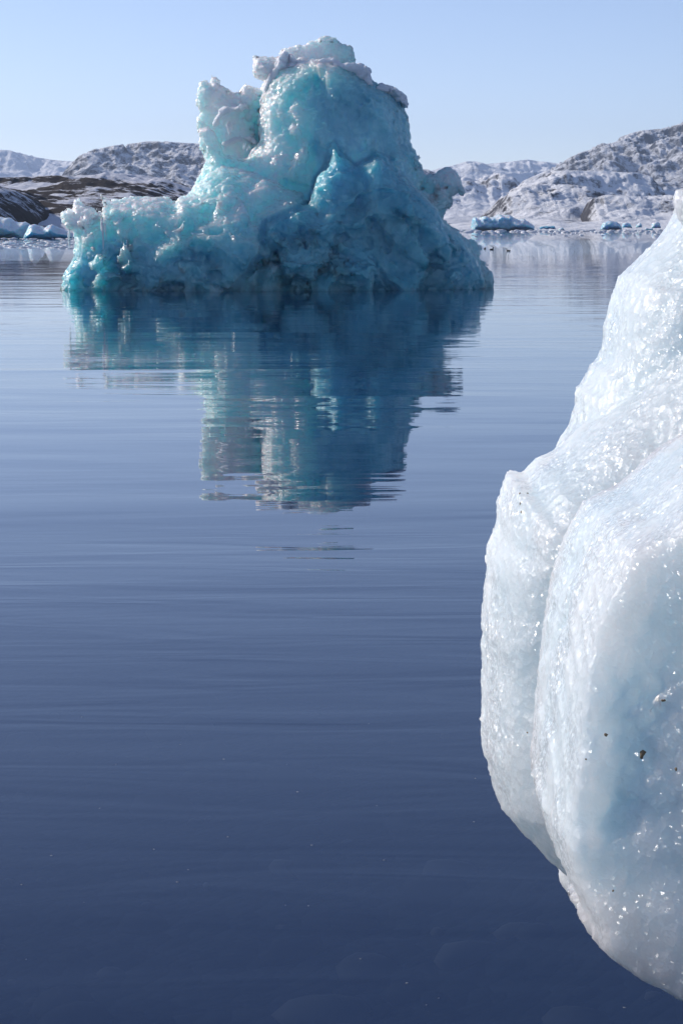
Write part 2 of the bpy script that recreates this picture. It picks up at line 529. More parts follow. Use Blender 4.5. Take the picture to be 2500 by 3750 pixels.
SNOW_C = (0.90, 0.91, 0.93, 1)
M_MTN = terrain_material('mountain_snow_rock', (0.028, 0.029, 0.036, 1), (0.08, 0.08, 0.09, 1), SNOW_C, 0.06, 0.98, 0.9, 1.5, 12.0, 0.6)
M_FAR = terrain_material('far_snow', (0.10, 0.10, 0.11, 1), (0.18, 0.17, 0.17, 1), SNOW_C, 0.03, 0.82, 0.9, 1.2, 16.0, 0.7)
M_HEAD = terrain_material('headland_snow_rock', (0.03, 0.03, 0.036, 1), (0.085, 0.082, 0.09, 1), SNOW_C, 0.09, 0.93, 0.9, 1.4, 5.0, 0.8)
M_DARK = terrain_material('rocky_hill', (0.018, 0.014, 0.012, 1), (0.065, 0.048, 0.036, 1), (0.70, 0.71, 0.75, 1), 0.17, 1.22, 0.9, 1.3, 1.6, 1.7, (0.5, 0.8, 1.5))

# ------------------------------------------------------------------ setting: water, seabed and shore
wme = bpy.data.meshes.new('water')
wme.from_pydata([(-9000, -60, 0), (9000, -60, 0), (9000, 10400, 0), (-9000, 10400, 0)], [], [(0, 1, 2, 3)])
wme.materials.append(water_material())
water = bpy.data.objects.new('water', wme); col.objects.link(water); water['kind'] = 'structure'

def grid_mesh(name, xs, ys, Z, m):
    nx, ny = len(xs), len(ys)
    X, Y = np.meshgrid(xs, ys, indexing='ij')
    V = np.stack([X.ravel(), Y.ravel(), Z.ravel()], 1)
    i, j = np.meshgrid(np.arange(nx - 1), np.arange(ny - 1), indexing='ij')
    a = (i * ny + j).ravel()
    Q = np.stack([a, a + ny, a + ny + 1, a + 1], 1)
    return to_mesh(name, V, Q, m)

def shore_height(x, y):
    # the shore lies behind the camera and runs away on the right, outside the picture
    edge_r = x - (0.50 + 0.175 * np.maximum(y, 0)) - np.maximum(y - 12, 0) * 0.5
    edge_b = 1.2 - y
    s = np.maximum(edge_r, edge_b)
    up = 0.72 * (1 - np.exp(-np.maximum(s, 0) / 0.35)) + 0.05 * np.maximum(s, 0)
    down = -0.9 * (1 - np.exp(np.minimum(s, 0) / 1.2)) + 0.12 * np.minimum(s, 0)
    return np.where(s > 0, up, np.maximum(down, -4.5)) - 0.06

xs = np.arange(-24, 24.01, 0.2); ys = np.arange(-10, 46.01, 0.2)
X, Y = np.meshgrid(xs, ys, indexing='ij')
P = np.stack([X.ravel(), Y.ravel(), np.zeros(X.size)], 1)
Zs = shore_height(X, Y) + 0.10 * fbm(P * 1.3, 4).reshape(X.shape)
m, nt, out = mat('shore_gravel')
tc = N(nt, 'ShaderNodeTexCoord').outputs['Object']
v = N(nt, 'ShaderNodeTexVoronoi', i_Scale=7.0); L(nt, tc, v.inputs['Vector'])
hs = N(nt, 'ShaderNodeSeparateColor'); L(nt, v.outputs['Color'], hs.inputs[0])
p = N(nt, 'ShaderNodeBsdfPrincipled'); p.inputs['Roughness'].default_value = 0.8
L(nt, mixc(nt, hs.outputs[0], (0.025, 0.022, 0.02, 1), (0.10, 0.09, 0.08, 1)), p.inputs['Base Color'])
L(nt, bump(nt, v.outputs['Distance'], -0.08), p.inputs['Normal']); L(nt, p.outputs[0], out.inputs[0])
M_GRAVEL = m
shore = grid_mesh('shore', xs, ys, Zs, M_GRAVEL); shore['kind'] = 'structure'
sb = bpy.data.meshes.new('seabed'); sb.from_pydata([(-9000, -60, -4.8), (9000, -60, -4.8), (9000, 10400, -4.8), (-9000, 10400, -4.8)], [], [(0, 1, 2, 3)])
sb.materials.append(M_GRAVEL)
sbo = bpy.data.objects.new('seabed', sb); col.objects.link(sbo); sbo['kind'] = 'structure'

# stones lying on the shallow bottom, dim through the water
m, nt, out = mat('bottom_stones')
tc = N(nt, 'ShaderNodeTexCoord').outputs['Object']
p = N(nt, 'ShaderNodeBsdfPrincipled'); p.inputs['Roughness'].default_value = 0.8
L(nt, mixc(nt, math_(nt, 'POWER', N(nt, 'ShaderNodeNewGeometry').outputs['Random Per Island'], 1.5), (0.05, 0.038, 0.03, 1), (0.62, 0.46, 0.35, 1)), p.inputs['Base Color']); L(nt, p.outputs[0], out.inputs[0])
SV, SQ = [], []
base = 0
for i in range(320):
    y = 5.2 + 16 * random.random() ** 1.6
    x = random.uniform(-0.20, 0.16) * (y + 1)
    r = 0.04 + 0.20 * random.random() ** 2.5 * (0.7 + 0.04 * y)
    z = float(shore_height(np.array(x), np.array(y)))
    ang = random.random() * 3; ca, sa = math.cos(ang), math.sin(ang)
    el = random.uniform(0.5, 1.0)
    for a in range(5):
        th = math.pi * a / 4
        for b in range(8):
            ph = 2 * math.pi * b / 8
            w = 1 + 0.13 * random.uniform(-1, 1)
            px, py, pz = r * math.sin(th) * math.cos(ph) * w, r * el * math.sin(th) * math.sin(ph) * w, r * 0.45 * math.cos(th)
            SV.append((x + px * ca - py * sa, y + px * sa + py * ca, z + pz + 0.1 * r))
    for a in range(4):
        for b in range(8):
            SQ.append((base + a * 8 + b, base + a * 8 + (b + 1) % 8, base + (a + 1) * 8 + (b + 1) % 8, base + (a + 1) * 8 + b))
    base += 40
st = to_mesh('bottom_stones', np.array(SV), np.array(SQ)[:, ::-1], m)
tag(st, 'dim brown stones lying on the shallow bottom under the water', 'stones'); st['kind'] = 'stuff'

# ------------------------------------------------------------------ hills and mountains
def hill(name, sky_pts, D, y_front, y_back, step, m, rough_len, rough_amp, power=0.9, seed=0.0, base_v=None, ridged=0.6, margin=0.25, oct=7, stepy=None):
    us = np.array([p[0] for p in sky_pts], float); vs = np.array([p[1] for p in sky_pts], float)
    pts = np.array([wx(u, v, D) for u, v in sky_pts])
    xs = np.arange(pts[0, 0], pts[-1, 0] + step, step)
    S = np.interp(xs, pts[:, 0], pts[:, 1])
    ys = np.arange(y_front, y_back + step, stepy or step)
    X, Y = np.meshgrid(xs, ys, indexing='ij')
    P = np.stack([X.ravel() / rough_len + seed, Y.ravel() / rough_len + seed * 1.7, np.full(X.size, seed)], 1)
    nz = fbm(P, oct, 0.55).reshape(X.shape)
    rz = fbm(P * 0.8 + 31, oct, 0.56, ridged=True).reshape(X.shape)
    n = (1 - ridged) * nz + ridged * (rz - 0.2)
    warp = fbm(P * 0.35 + 7, 3).reshape(X.shape)
    t = (Y + warp * 0.35 * (D - y_front) - y_front) / (D - y_front)
    rise = np.clip(t, 0, 1) ** power
    rise = rise * (1.0 - 0.15 * np.sin(np.clip(t, 0, 1) * math.pi * 2))
    fall = 1 - np.clip((t - 1) / ((y_back - D) / (D - y_front) + 1e-6), 0, 1) ** 2 * 1.0
    H = S[:, None] * rise * fall
    env = np.clip(t * 4, 0, 1)
    H = H + n * rough_amp * env * (0.35 + 0.65 * np.clip(H / S.max(), 0, 1))
    # the ridge keeps its height against the sky
    want = (S - CAM_H) / D
    have = ((H - CAM_H) / Y).max(1)
    k = want / np.maximum(have, 1e-4)
    k = np.clip(k, 0.2, 3)
    H = np.where(H > 0, H * k[:, None], H)
    H = np.where(t < 0.0, np.minimum(H, -0.5), H)
    H = np.clip(H, -3, None)
    # sink the cut edges
    H[0] = -3; H[-1] = -3; H[:, -1] = -3; H[:, 0] = -3
    o = grid_mesh(name, xs, ys, H, m)
    o['kind'] = 'structure'
    return o

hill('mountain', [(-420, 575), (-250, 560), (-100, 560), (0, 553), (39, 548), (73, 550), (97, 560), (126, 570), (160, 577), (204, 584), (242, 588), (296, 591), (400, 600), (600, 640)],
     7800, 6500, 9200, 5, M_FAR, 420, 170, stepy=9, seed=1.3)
hill('mountain', [(170, 800), (225, 720), (255, 660), (269, 633), (291, 606), (315, 579), (344, 560), (388, 543), (436, 533), (485, 525), (548, 516), (606, 516), (669, 521), (717, 524), (800, 530), (950, 545), (1150, 565), (1350, 590), (1500, 615), (1560, 619), (1587, 630), (1640, 655), (1700, 700)],
     3900, 3200, 4500, 2.4, M_MTN, 200, 130, stepy=4, seed=4.1)
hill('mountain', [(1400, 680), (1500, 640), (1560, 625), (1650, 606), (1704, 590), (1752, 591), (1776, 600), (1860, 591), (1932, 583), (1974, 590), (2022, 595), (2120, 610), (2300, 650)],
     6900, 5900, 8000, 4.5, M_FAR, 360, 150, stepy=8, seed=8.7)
hill('mountain', [(1900, 690), (1960, 640), (2004, 612), (2040, 582), (2082, 558), (2136, 543), (2177, 528), (2207, 522), (2249, 513), (2291, 495), (2351, 477), (2423, 471), (2459, 461), (2495, 450), (2600, 430), (2800, 420), (3000, 440)],
     4350, 3500, 5100, 2.4, M_MTN, 190, 170, stepy=4.5, seed=12.9)
hill('hill', [(1480, 760), (1560, 690), (1620, 650), (1680, 642), (1716, 648), (1764, 660), (1782, 642), (1818, 630), (1854, 639), (1878, 654), (1920, 690), (1960, 740), (2000, 800)],
     2850, 2520, 3150, 2, M_HEAD, 130, 70, stepy=3, seed=15.2)
hill('hill', [(1840, 720), (1900, 660), (1980, 624), (2082, 621), (2147, 624), (2220, 626), (2309, 630), (2345, 642), (2393, 690), (2480, 700), (2620, 700), (2800, 730)],
     2400, 2080, 2700, 1.7, M_HEAD, 120, 60, stepy=3, seed=19.4)
hill('hill', [(1700, 826), (1770, 800), (1815, 755), (1848, 708), (1896, 684), (1944, 675), (1992, 669), (2082, 672), (2136, 681), (2183, 702), (2220, 730), (2260, 770), (2300, 800)],
     1350, 1250, 1500, 1.0, M_HEAD, 50, 24, stepy=1.2, power=0.7, seed=22.6)
hill('hill', [(2120, 790), (2153, 722), (2207, 708), (2279, 714), (2369, 714), (2483, 708), (2600, 700), (2800, 720), (2900, 790)],
     1260, 1165, 1400, 1.0, M_HEAD, 46, 24, stepy=1.2, power=0.7, seed=25.8)
hill('hill', [(1500, 825), (1640, 812), (1720, 805), (1800, 815), (1900, 800), (1990, 795), (2100, 805), (2200, 800), (2330, 806), (2450, 795), (2560, 790), (2800, 800)],
     960, 862.5, 1080, 0.9, M_HEAD, 40, 5.0, power=0.6, seed=28.8)
hill('hill', [(-300, 690), (-100, 680), (-20, 672), (29, 663), (73, 652), (111, 645), (184, 642), (242, 637), (339, 635), (402, 634), (430, 626), (440, 622), (452, 626), (465, 628), (509, 630), (557, 635), (630, 647), (679, 664), (705, 674), (800, 700), (950, 750), (1100, 810)],
     930, 495, 1140, 0.8, M_DARK, 60, 16, stepy=1.4, power=0.75, seed=31.5)
hill('hill', [(-400, 640), (-200, 645), (-60, 648), (0, 659), (29, 669), (87, 693), (145, 727), (194, 766), (213, 805), (225, 822)],
     570, 427.5, 705, 0.8, M_DARK, 40, 7, power=0.6, seed=35.1)

# ------------------------------------------------------------------ the big iceberg
SIL = [(191,1082),(202,1044),(222,1010),(242,975),(262,941),(259,907),(259,852),(225,826),(207,792),(210,777),(233,760),(250,765),(262,734),(273,729),(293,749),(322,754),(334,766),(345,783),(365,777),(371,752),(359,717),(380,694),(388,703),(382,723),(402,726),(448,720),(494,711),(529,709),(552,717),(586,714),(609,720),(638,740),(661,711),(664,691),(701,691),(710,663),(735,637),(747,625),(741,579),(724,545),(727,482),(715,476),(715,430),(724,413),(710,367),(715,338),(724,298),(744,287),(764,295),(770,267),(796,275),(810,304),(827,315),(853,333),(873,321),(888,304),(882,290),(899,287),(896,310),(913,333),(948,344),(954,333),(957,298),(931,287),(916,258),(925,235),(916,195),(942,203),(977,203),(1011,203),(1028,178),(1036,166),(1076,160),(1111,157),(1139,140),(1180,127),(1226,123),(1254,143),(1294,166),(1306,195),(1306,226),(1329,238),(1349,269),(1360,298),(1369,310),(1392,307),(1438,318),(1472,347),(1487,379),(1501,407),(1508,453),(1510,505),(1527,522),(1518,548),(1530,574),(1547,614),(1558,637),(1593,631),(1622,608),(1645,605),(1682,631),(1708,683),(1714,709),(1698,724),(1674,716),(1660,722),(1662,745),(1648,770),(1640,785),(1639,800),(1685,838),(1713,878),(1745,887),(1762,918),(1759,941),(1782,976),(1811,1004),(1824,1050),(1830,1090),(1800,1130),(1000,1160),(400,1160),(185,1130)]
def cut_poly(poly, keep):
    """clip an outline by half planes given as (a,b,c): a*u+b*v+c >= 0"""
    P = [tuple(map(float, p)) for p in poly]
    for a, b, c in keep:
        o = []
        for i in range(len(P)):
            p, q = P[i], P[(i + 1) % len(P)]
            fp, fq = a * p[0] + b * p[1] + c, a * q[0] + b * q[1] + c
            if fp >= 0: o.append(p)
            if (fp >= 0) != (fq >= 0):
                t = fp / (fp - fq); o.append((p[0] + t * (q[0] - p[0]), p[1] + t * (q[1] - p[1])))
        P = o
    return P

x0, _ = wx(150, 1100, 83.4); x1, _ = wx(1900, 1100, 83.4); _, ztop = wx(1200, 90, 87.4)
S = Solid((x0 - 0.6, 77.6, -1.1), (x1 + 0.6, 91.9, ztop + 0.5), 0.056)
def im(pts, D, y0, T, R, **kw): S.mass(outline(pts, D), y0, T, R, **kw)
# low shelf on the left
im(cut_poly(SIL, [(-1, 0, 1000), (0, 1, -715)]), 82.4, 83.4, 2.6, 1.8, tilt=(-0.12, 0.25))
# upper mass: the part right of the ridge and the bowl left of it
im([(940,420),(960,330),(1010,250),(1100,200),(1200,215),(1300,225),(1345,262),(1365,310),(1440,320),(1487,379),(1508,453),(1512,520),(1530,574),(1558,637),(1600,760),(1640,820),(1650,1160),(700,1160),(650,760),(701,691),(735,637),(747,600),(800,570),(900,575),(945,520)], 85.4, 85.9, 2.4, 2.0, tilt=(0.05, 0.18))
# ridge between bowl and right wall
im([(1130,215),(1230,210),(1340,260),(1440,330),(1490,400),(1505,520),(1500,640),(1300,760),(1160,740),(1170,600),(1190,520),(1165,430),(1150,330)], 84.4, 85.4, 2.0, 1.5, tilt=(0.25, 0.12))
# thin crumbling wall at upper left with the alcove in front of it
im(cut_poly(SIL, [(-1, 0, 965), (0, 1, -255), (0, -1, 690), (1, 0, -690)]), 86.4, 87, 0.75, 0.5, k=0.05)
im([(716,470),(760,455),(800,470),(800,520),(830,560),(900,580),(960,560),(985,600),(960,680),(760,700),(705,670),(735,637),(745,580),(722,540)], 84.4, 85, 1.2, 0.9)
# crest at the top
im(cut_poly(SIL, [(1, 0, -1000), (-1, 0, 1310), (0, -1, 262)]) , 87.4, 88, 0.6, 0.3, k=0.04)
im([(925,235),(916,195),(942,203),(977,203),(1011,203),(1045,185),(1080,210),(1110,260),(1130,330),(1120,420),(1000,440),(948,400),(957,298),(931,287),(916,258)], 85.9, 86.4, 1.1, 0.7, k=0.08, tilt=(0.15, 0.2))
# ragged ice closing the gap between the left wall and the crest
im([(868,385),(878,330),(898,298),(925,315),(950,322),(958,292),(930,262),(918,205),(945,206),(1000,204),(1050,240),(1060,330),(1000,440),(900,450)], 86.4, 86.6, 0.75, 0.35, k=0.05)
# lit ramp in the middle
im([(640,740),(700,692),(745,640),(800,600),(880,605),(960,630),(1030,660),(1110,690),(1150,740),(1160,820),(1000,900),(640,900)], 82.9, 84, 2.4, 1.4, tilt=(0.0, 0.5))
# dark mass in front on the right
im([(955,800),(1040,768),(1125,730),(1145,640),(1180,600),(1203,520),(1225,500),(1255,548),(1300,582),(1345,562),(1375,538),(1420,565),(1470,625),(1530,690),(1600,760),(1640,830),(1690,900),(1690,1160),(960,1160),(985,980),(945,880)], 82.4, 83.6, 2.5, 0.9, tilt=(0.12, 0.2))
im([(1000,800),(1140,760),(1260,690),(1420,680),(1520,760),(1560,850),(1500,930),(1300,960),(1100,930),(1010,880)], 81.4, 82.5, 1.5, 1.6, tilt=(0.1, 0.25))
# horn on the right
im(cut_poly(SIL, [(1, 0, -1500), (0, 1, -560), (0, -1, 850)]), 84.9, 85.2, 0.8, 0.5, k=0.15)
# low right lobe running out to a thin fin
im([(1430,905),(1480,850),(1560,815),(1640,815),(1690,845),(1720,885),(1745,930),(1770,985),(1800,1040),(1810,1160),(1420,1160),(1410,980)], 83.4, 84.6, 2.5, 1.6, tilt=(0.1, 0.15))
im(cut_poly(SIL, [(1, 0, -1660), (0, 1, -860)]), 84.9, 85.4, 0.45, 0.25, tilt=(0.1, 0), k=0.06)
# rounded lobes along the waterline
im([(930,900),(1000,880),(1060,910),(1095,980),(1080,1060),(1060,1160),(900,1160),(900,980)], 80.6, 81.6, 1.3, 1.0, tilt=(0.1, 0.2))
im([(640,960),(760,900),(880,930),(930,1000),(940,1160),(600,1160)], 80.4, 81.4, 1.2, 1.0)
im([(400,1000),(440,920),(520,900),(600,960),(640,1050),(640,1160),(380,1160)], 80.3, 81.2, 1.1, 0.9)
im([(200,1060),(250,990),(320,980),(390,1020),(400,1160),(190,1160)], 80.6, 81.6, 1.2, 0.8)
im([(1180,1000),(1260,960),(1350,990),(1400,1060),(1400,1160),(1150,1160)], 80.8, 81.7, 0.9, 0.8)
# left horn and spike
im(cut_poly(SIL, [(-1, 0, 378), (0, 1, -715), (0, -1, 880)]), 81.9, 82.3, 0.7, 0.4, k=0.08)
im([(352,720),(362,700),(380,694),(390,705),(384,725),(402,735),(412,800),(400,860),(372,860),(365,790),(371,752)], 81.4, 81.7, 0.35, 0.25, k=0.05)
for u, v, D, r in ((1200,985,81,0.35),(1330,905,80.9,0.5),(1390,930,80.8,0.45),(1470,985,80.7,0.5),(1100,1065,80.3,0.45),(1260,1050,80.3,0.45),(1360,1050,80.4,0.35),(1610,1040,81.4,0.6),(860,1060,80,0.25),(560,1070,79.8,0.3)):
    a, b = wx(u, v, D); S.ball((a, D, b), r, 0.15, (1.5, 1, 0.9), cut=True)

# body joining shelf, ramp and front mass
im([(820,800),(900,770),(1020,790),(1090,860),(1090,1000),(1080,1160),(820,1160),(800,930)], 81.9, 83, 1.6, 1.2, k=0.4)
def berg_deep(P, s):
    z = P[:, 2]
    w = sstep(0.0, 1.3, s)
    Pw = P + 0.55 * np.stack([perlin(P * 0.5), perlin(P * 0.5 + 40), perlin(P * 0.5 + 80)], 1)
    lo = 0.7 * fbm(Pw * np.array([0.40, 0.25, 0.45]), 3) + 0.75 * (cup(Pw * np.array([0.45, 0.25, 0.6])) - 0.35) + 0.42 * (cup(Pw * np.array([1.1, 0.6, 1.3]) + 9) - 0.35)
    hi = 0.8 * fbm(Pw * np.array([0.55, 0.3, 0.22]), 3) + 0.55 * (cup(Pw * np.array([0.6, 0.35, 0.3]) + 3) - 0.35) + 0.20 * fbm(Pw * np.array([2.2, 1.0, 0.6]), 2)
    t = sstep(2.6, 4.2, z)
    fc = 0.50 * facets(Pw * np.array([0.55, 0.4, 0.6])) + 0.22 * facets(Pw * np.array([1.2, 0.9, 1.3]) + 5)
    return ((lo * (1 - t) + hi * t) * w * 0.75 + fc * (0.25 + 0.75 * w) * (1 - 0.6 * t)).astype(np.float32)
S.rough(berg_deep, 1.5, 2)
def berg_edge(P, s):
    z = P[:, 2]
    top = sstep(0.9, 0.05, s) * sstep(1.0, 3.0, z)
    crumbly = sstep(-0.15, 0.35, perlin(P * 0.35 + 11) + 0.5 * sstep(1.2, 0.2, s) - 0.25 * sstep(5, 0, P[:, 0]) * 0)
    Pw = P + 0.35 * np.stack([perlin(P * 0.8), perlin(P * 0.8 + 40), perlin(P * 0.8 + 80)], 1)
    wr = sstep(0.1, 0.7, s) * (1 - 0.65 * sstep(3.4, 4.6, z))
    e = -0.13 * wr * rims(Pw * np.array([0.75, 0.5, 0.85]) + 2, 0.10) - 0.07 * wr * rims(Pw * np.array([1.7, 1.2, 1.9]) + 6, 0.14)
    e += 0.04 * fbm(P * 1.6, 2) + 0.06 * (cup(P * 1.9) - 0.4) + (0.045 + 0.08 * crumbly) * facets(P * 2.3) * (1 - 0.5 * sstep(3.4, 4.6, z) * sstep(0.2, 0.8, s)) + 0.16 * sstep(0.50, 0.12, z) + top * 0.15 * fbm(P * 3.6, 3, 0.6, ridged=True)
    return e.astype(np.float32)
S.rough(berg_edge, 0.34)
V, Q = S.mesh()
Nn = vert_normals(V, Q)
cr = sstep(-0.1, 0.4, perlin(V * 0.35 + 11) + 0.25 * sstep(0.2, 0.8, Nn[:, 2]))
fd = 0.02 * (cup(V * np.array([3.4, 3.4, 2.6])) - 0.4) + 0.008 * fbm(V * 7, 3) + (0.02 + 0.04 * cr) * facets(V * 4.5)
V = V - Nn * fd[:, None]
Nn = vert_normals(V, Q)
# frost: bubbly weathered ice on upward, sunward and crumbling upper parts; clear ice low down and in the big front mass, whose colour also carries painted shade
def px_of(V):
    dxy = V[:, 1] * CP - (V[:, 2] - CAM_H) * SP
    u = 1250 + F * V[:, 0] / dxy
    return u
zz = V[:, 2]
big = fbm(V * 0.5 + 3, 4)
fr = 0.33 + 0.32 * big + 0.22 * sstep(0.35, 0.95, Nn[:, 2]) * sstep(1.0, 2.6, zz)
def patch(u, v, D, rx, rz, amt):
    cx_, cz_ = wx(u, v, D)
    return amt * np.exp(-(((V[:, 0] - cx_) / rx) ** 2 + ((zz - cz_) / rz) ** 2))
fr += patch(830, 380, 86.4, 1.3, 2.2, 0.7) + patch(1090, 190, 87.4, 2.2, 0.8, 0.7) + patch(960, 270, 86, 0.7, 0.9, 0.45) + patch(290, 790, 81.4, 0.9, 0.9, 0.6) + patch(1000, 560, 84, 1.6, 2.2, 0.24) + patch(1650, 660, 85, 0.9, 0.9, 0.35)
fr += patch(520, 740, 82, 3.0, 0.35, 0.3) - patch(1360, 450, 84.5, 1.9, 2.4, 0.22) - patch(560, 960, 81, 4.0, 0.8, 0.16) + patch(1000, 480, 84, 1.2, 1.6, 0.08)
# dense clear ice, with its shade also put into the colour: the front mass on the right and the low lobe beside it
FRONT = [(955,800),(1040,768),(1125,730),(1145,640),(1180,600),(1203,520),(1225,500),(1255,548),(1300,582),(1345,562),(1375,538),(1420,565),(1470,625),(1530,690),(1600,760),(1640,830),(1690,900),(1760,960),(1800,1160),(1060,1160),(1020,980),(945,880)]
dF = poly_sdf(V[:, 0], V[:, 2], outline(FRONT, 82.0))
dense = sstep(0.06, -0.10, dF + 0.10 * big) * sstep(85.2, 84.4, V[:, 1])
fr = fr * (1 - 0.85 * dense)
fr -= 0.15 * sstep(1.3, 0.2, zz)
bx, _ = wx(1000, 1080, 80.4)
berg = empty('iceberg', (0, 84, 0))
tag(berg, 'tall jagged blue iceberg with a crumbling crest, mirrored in the calm water', 'iceberg')
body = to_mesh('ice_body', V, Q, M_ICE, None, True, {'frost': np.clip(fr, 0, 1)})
under(body, berg)
print('iceberg quads', len(Q))

def snow_cap(path, label, h=0.05, sq=(1.0, 1.9, 0.8), n=5, jit=0.35):
    """lumps of old snow strung along a path of (u, v, depth, radius)"""
    pts = []
    for (u0, v0, d0, r0), (u1, v1, d1, r1) in zip(path[:-1], path[1:]):
        for i in range(n):
            t = (i + random.random() * 0.5) / n
            r = (r0 + (r1 - r0) * t) * random.uniform(0.75, 1.2)
            D = d0 + (d1 - d0) * t
            x, z = wx(u0 + (u1 - u0) * t, v0 + (v1 - v0) * t, D)
            pts.append((x + random.uniform(-jit, jit) * r, D + random.uniform(-jit, jit) * r, z + random.uniform(-jit, jit) * r, r))
    A = np.array(pts); e = A[:, 3].max() * 2.2 + 0.3
    s = Solid(A[:, :3].min(0) - e, A[:, :3].max(0) + e, h)
    for x, y, z, r in pts: s.ball((x, y, z), r * 0.72, 0.12, sq)
    s.rough(lambda P, q: (0.13 * fbm(P * 3.2, 3) + 0.10 * (cup(P * 2.6) - 0.4)).astype(np.float32), 0.3)
    V, Q = s.mesh()
    o = to_mesh('snow_cap', V, Q, M_SNOW)
    under(o, berg)
    o['label'] = label
    return o
B = 27.4
snow_cap([(1160, 265, B + 57.7, 0.30), (1170, 240, B + 57.8, 0.36), (1215, 236, B + 57.8, 0.34), (1270, 246, B + 57.7, 0.36), (1318, 262, B + 57.6, 0.40), (1336, 290, B + 57.6, 0.36), (1352, 318, B + 57.6, 0.2)], 'grey snow cap overhanging the top of the blue wall')
snow_cap([(1376, 325, B + 57.9, 0.22), (1410, 328, B + 58.0, 0.28), (1445, 342, B + 58.0, 0.28), (1472, 368, B + 58.0, 0.2), (1484, 395, B + 58.0, 0.1)], 'grey snow lip on the right shoulder')
snow_cap([(1052, 200, B + 58.4, 0.2), (1030, 240, B + 58.2, 0.3), (1000, 290, B + 58.1, 0.26), (978, 340, B + 58.1, 0.2), (958, 380, B + 58.2, 0.1)], 'ribbed grey snow below the crest, left strand', sq=(0.7, 1.6, 1.2))
snow_cap([(1060, 210, B + 58.4, 0.2), (1082, 255, B + 58.2, 0.24), (1100, 300, B + 58.0, 0.22), (1122, 345, B + 57.9, 0.12)], 'ribbed grey snow below the crest, right strand', sq=(0.6, 1.6, 1.3))
snow_cap([(790, 455, B + 58.5, 0.10), (800, 425, B + 58.5, 0.17), (835, 400, B + 58.5, 0.2), (880, 392, B + 58.5, 0.2), (935, 400, B + 58.5, 0.12)], 'curved snow ledge roofing the alcove')
snow_cap([(822, 526, B + 58.6, 0.10), (860, 516, B + 58.6, 0.12), (905, 500, B + 58.7, 0.14), (935, 530, B + 58.6, 0.08)], 'snow lumps inside the alcove', sq=(1.2, 1.4, 0.8))

def icicle(u, v0, v1, D, r):
    xa, za = wx(u, v0, D); xb, zb = wx(u, v1, D)
    n, rings = 7, 9
    Vv, Qq = [], []
    for i in range(rings):
        t = i / (rings - 1)
        rr = r * (1 - t) ** 0.8 * (1 + 0.2 * math.sin(t * 17 + u)) + 0.004
        for k in range(n):
            a = 2 * math.pi * k / n
            Vv.append((xa + rr * math.cos(a) + 0.02 * math.sin(t * 5 + u), D + rr * math.sin(a), za + (zb - za) * t))
    for i in range(rings - 1):
        for k in range(n):
            Qq.append((i * n + k, i * n + (k + 1) % n, (i + 1) * n + (k + 1) % n, (i + 1) * n + k))
    o = to_mesh('icicle', np.array(Vv), np.array(Qq)[:, ::-1], M_SNOW)
    under(o, berg)
for a in ((253, 835, 912, 82, 0.055), (372, 800, 850, 81.15, 0.05), (376, 815, 965, 81.12, 0.045), (387, 820, 880, 81.12, 0.04),
          (838, 445, 500, 84.75, 0.06), (832, 450, 475, 84.75, 0.04), (846, 448, 480, 84.75, 0.04), (893, 525, 560, 84.4, 0.06), (825, 535, 552, 84.5, 0.04), (905, 540, 556, 84.4, 0.04), (915, 535, 548, 84.45, 0.04)):
    icicle(*a)

# ------------------------------------------------------------------ ice block on the shore, close on the right
SL = [(2530,690),(2500,795),(2440,880),(2345,970),(2300,1010),(2262,1110),(2240,1200),(2225,1290),(2210,1330),(2185,1345),(2160,1410),(2130,1440),(2120,1500),(2112,1540),(2095,1590),(2060,1640)]
ML = [(2060,1690),(2030,1712),(2000,1720),(1960,1765),(1948,1778),(1925,1768),(1885,1775),(1875,1800),(1860,1850),(1845,1900),(1835,1990),(1812,2050),(1800,2100),(1795,2200),(1785,2290),(1775,2350),(1783,2420),(1780,2550),(1775,2700),(1780,2800),(1808,2900),(1835,3000),(1900,3070),(2000,3170),(2080,3235)]
EDGE = [(2700,1560),(2500,1690),(2350,1840),(2210,1920),(2150,2020),(2110,2120),(2080,2200),(2050,2330),(2030,2450),(2012,2600),(1992,2800),(1975,2950),(2010,3080),(2080,3215)]
BOT = [(2064,3280),(2085,3320),(2150,3400),(2270,3490),(2400,3560),(2500,3615),(2660,3690),(2900,3860),(3150,4150),(3500,4500),(4400,4650)]
C = Solid((0.22, 2.95, 0.15), (2.12, 5.75, 3.0), 0.0115)
def cm(pts, D, y0, T, R, **kw): C.mass(outline(pts, D), y0, T, R, **kw)
cm(SL + [(2020,1800),(2060,2300),(2200,3000),(4000,3300),(4000,1100),(3300,650),(2800,560)], 5.15, 5.25, 0.40, 0.22, k=0.008, tilt=(-0.05, 0.10))
cm([(2700,1120),(2500,1262),(2400,1370),(2300,1475),(2200,1560)] + ML + BOT + [(4500,2500),(3900,1200)], 4.86, 5.0, 0.42, 0.26, k=0.008, tilt=(-0.20, 0.10))
face = np.concatenate([outline(EDGE, 4.08)] + [outline([p], 3.97 - 0.16 * min(max((p[0] - 2064) / 436.0, 0), 1.6)) for p in BOT] + [outline([(4700,2500),(4200,1500),(3300,1350)], 4.0)])
C.mass(face, 4.03, 0.40, 0.035, k=0.006, tilt=(-0.52, 0.16))
cm([(2478,735),(2488,704),(2520,690),(2620,700),(2640,830),(2520,850),(2488,790)], 4.85, 4.9, 0.12, 0.1, k=0.03)
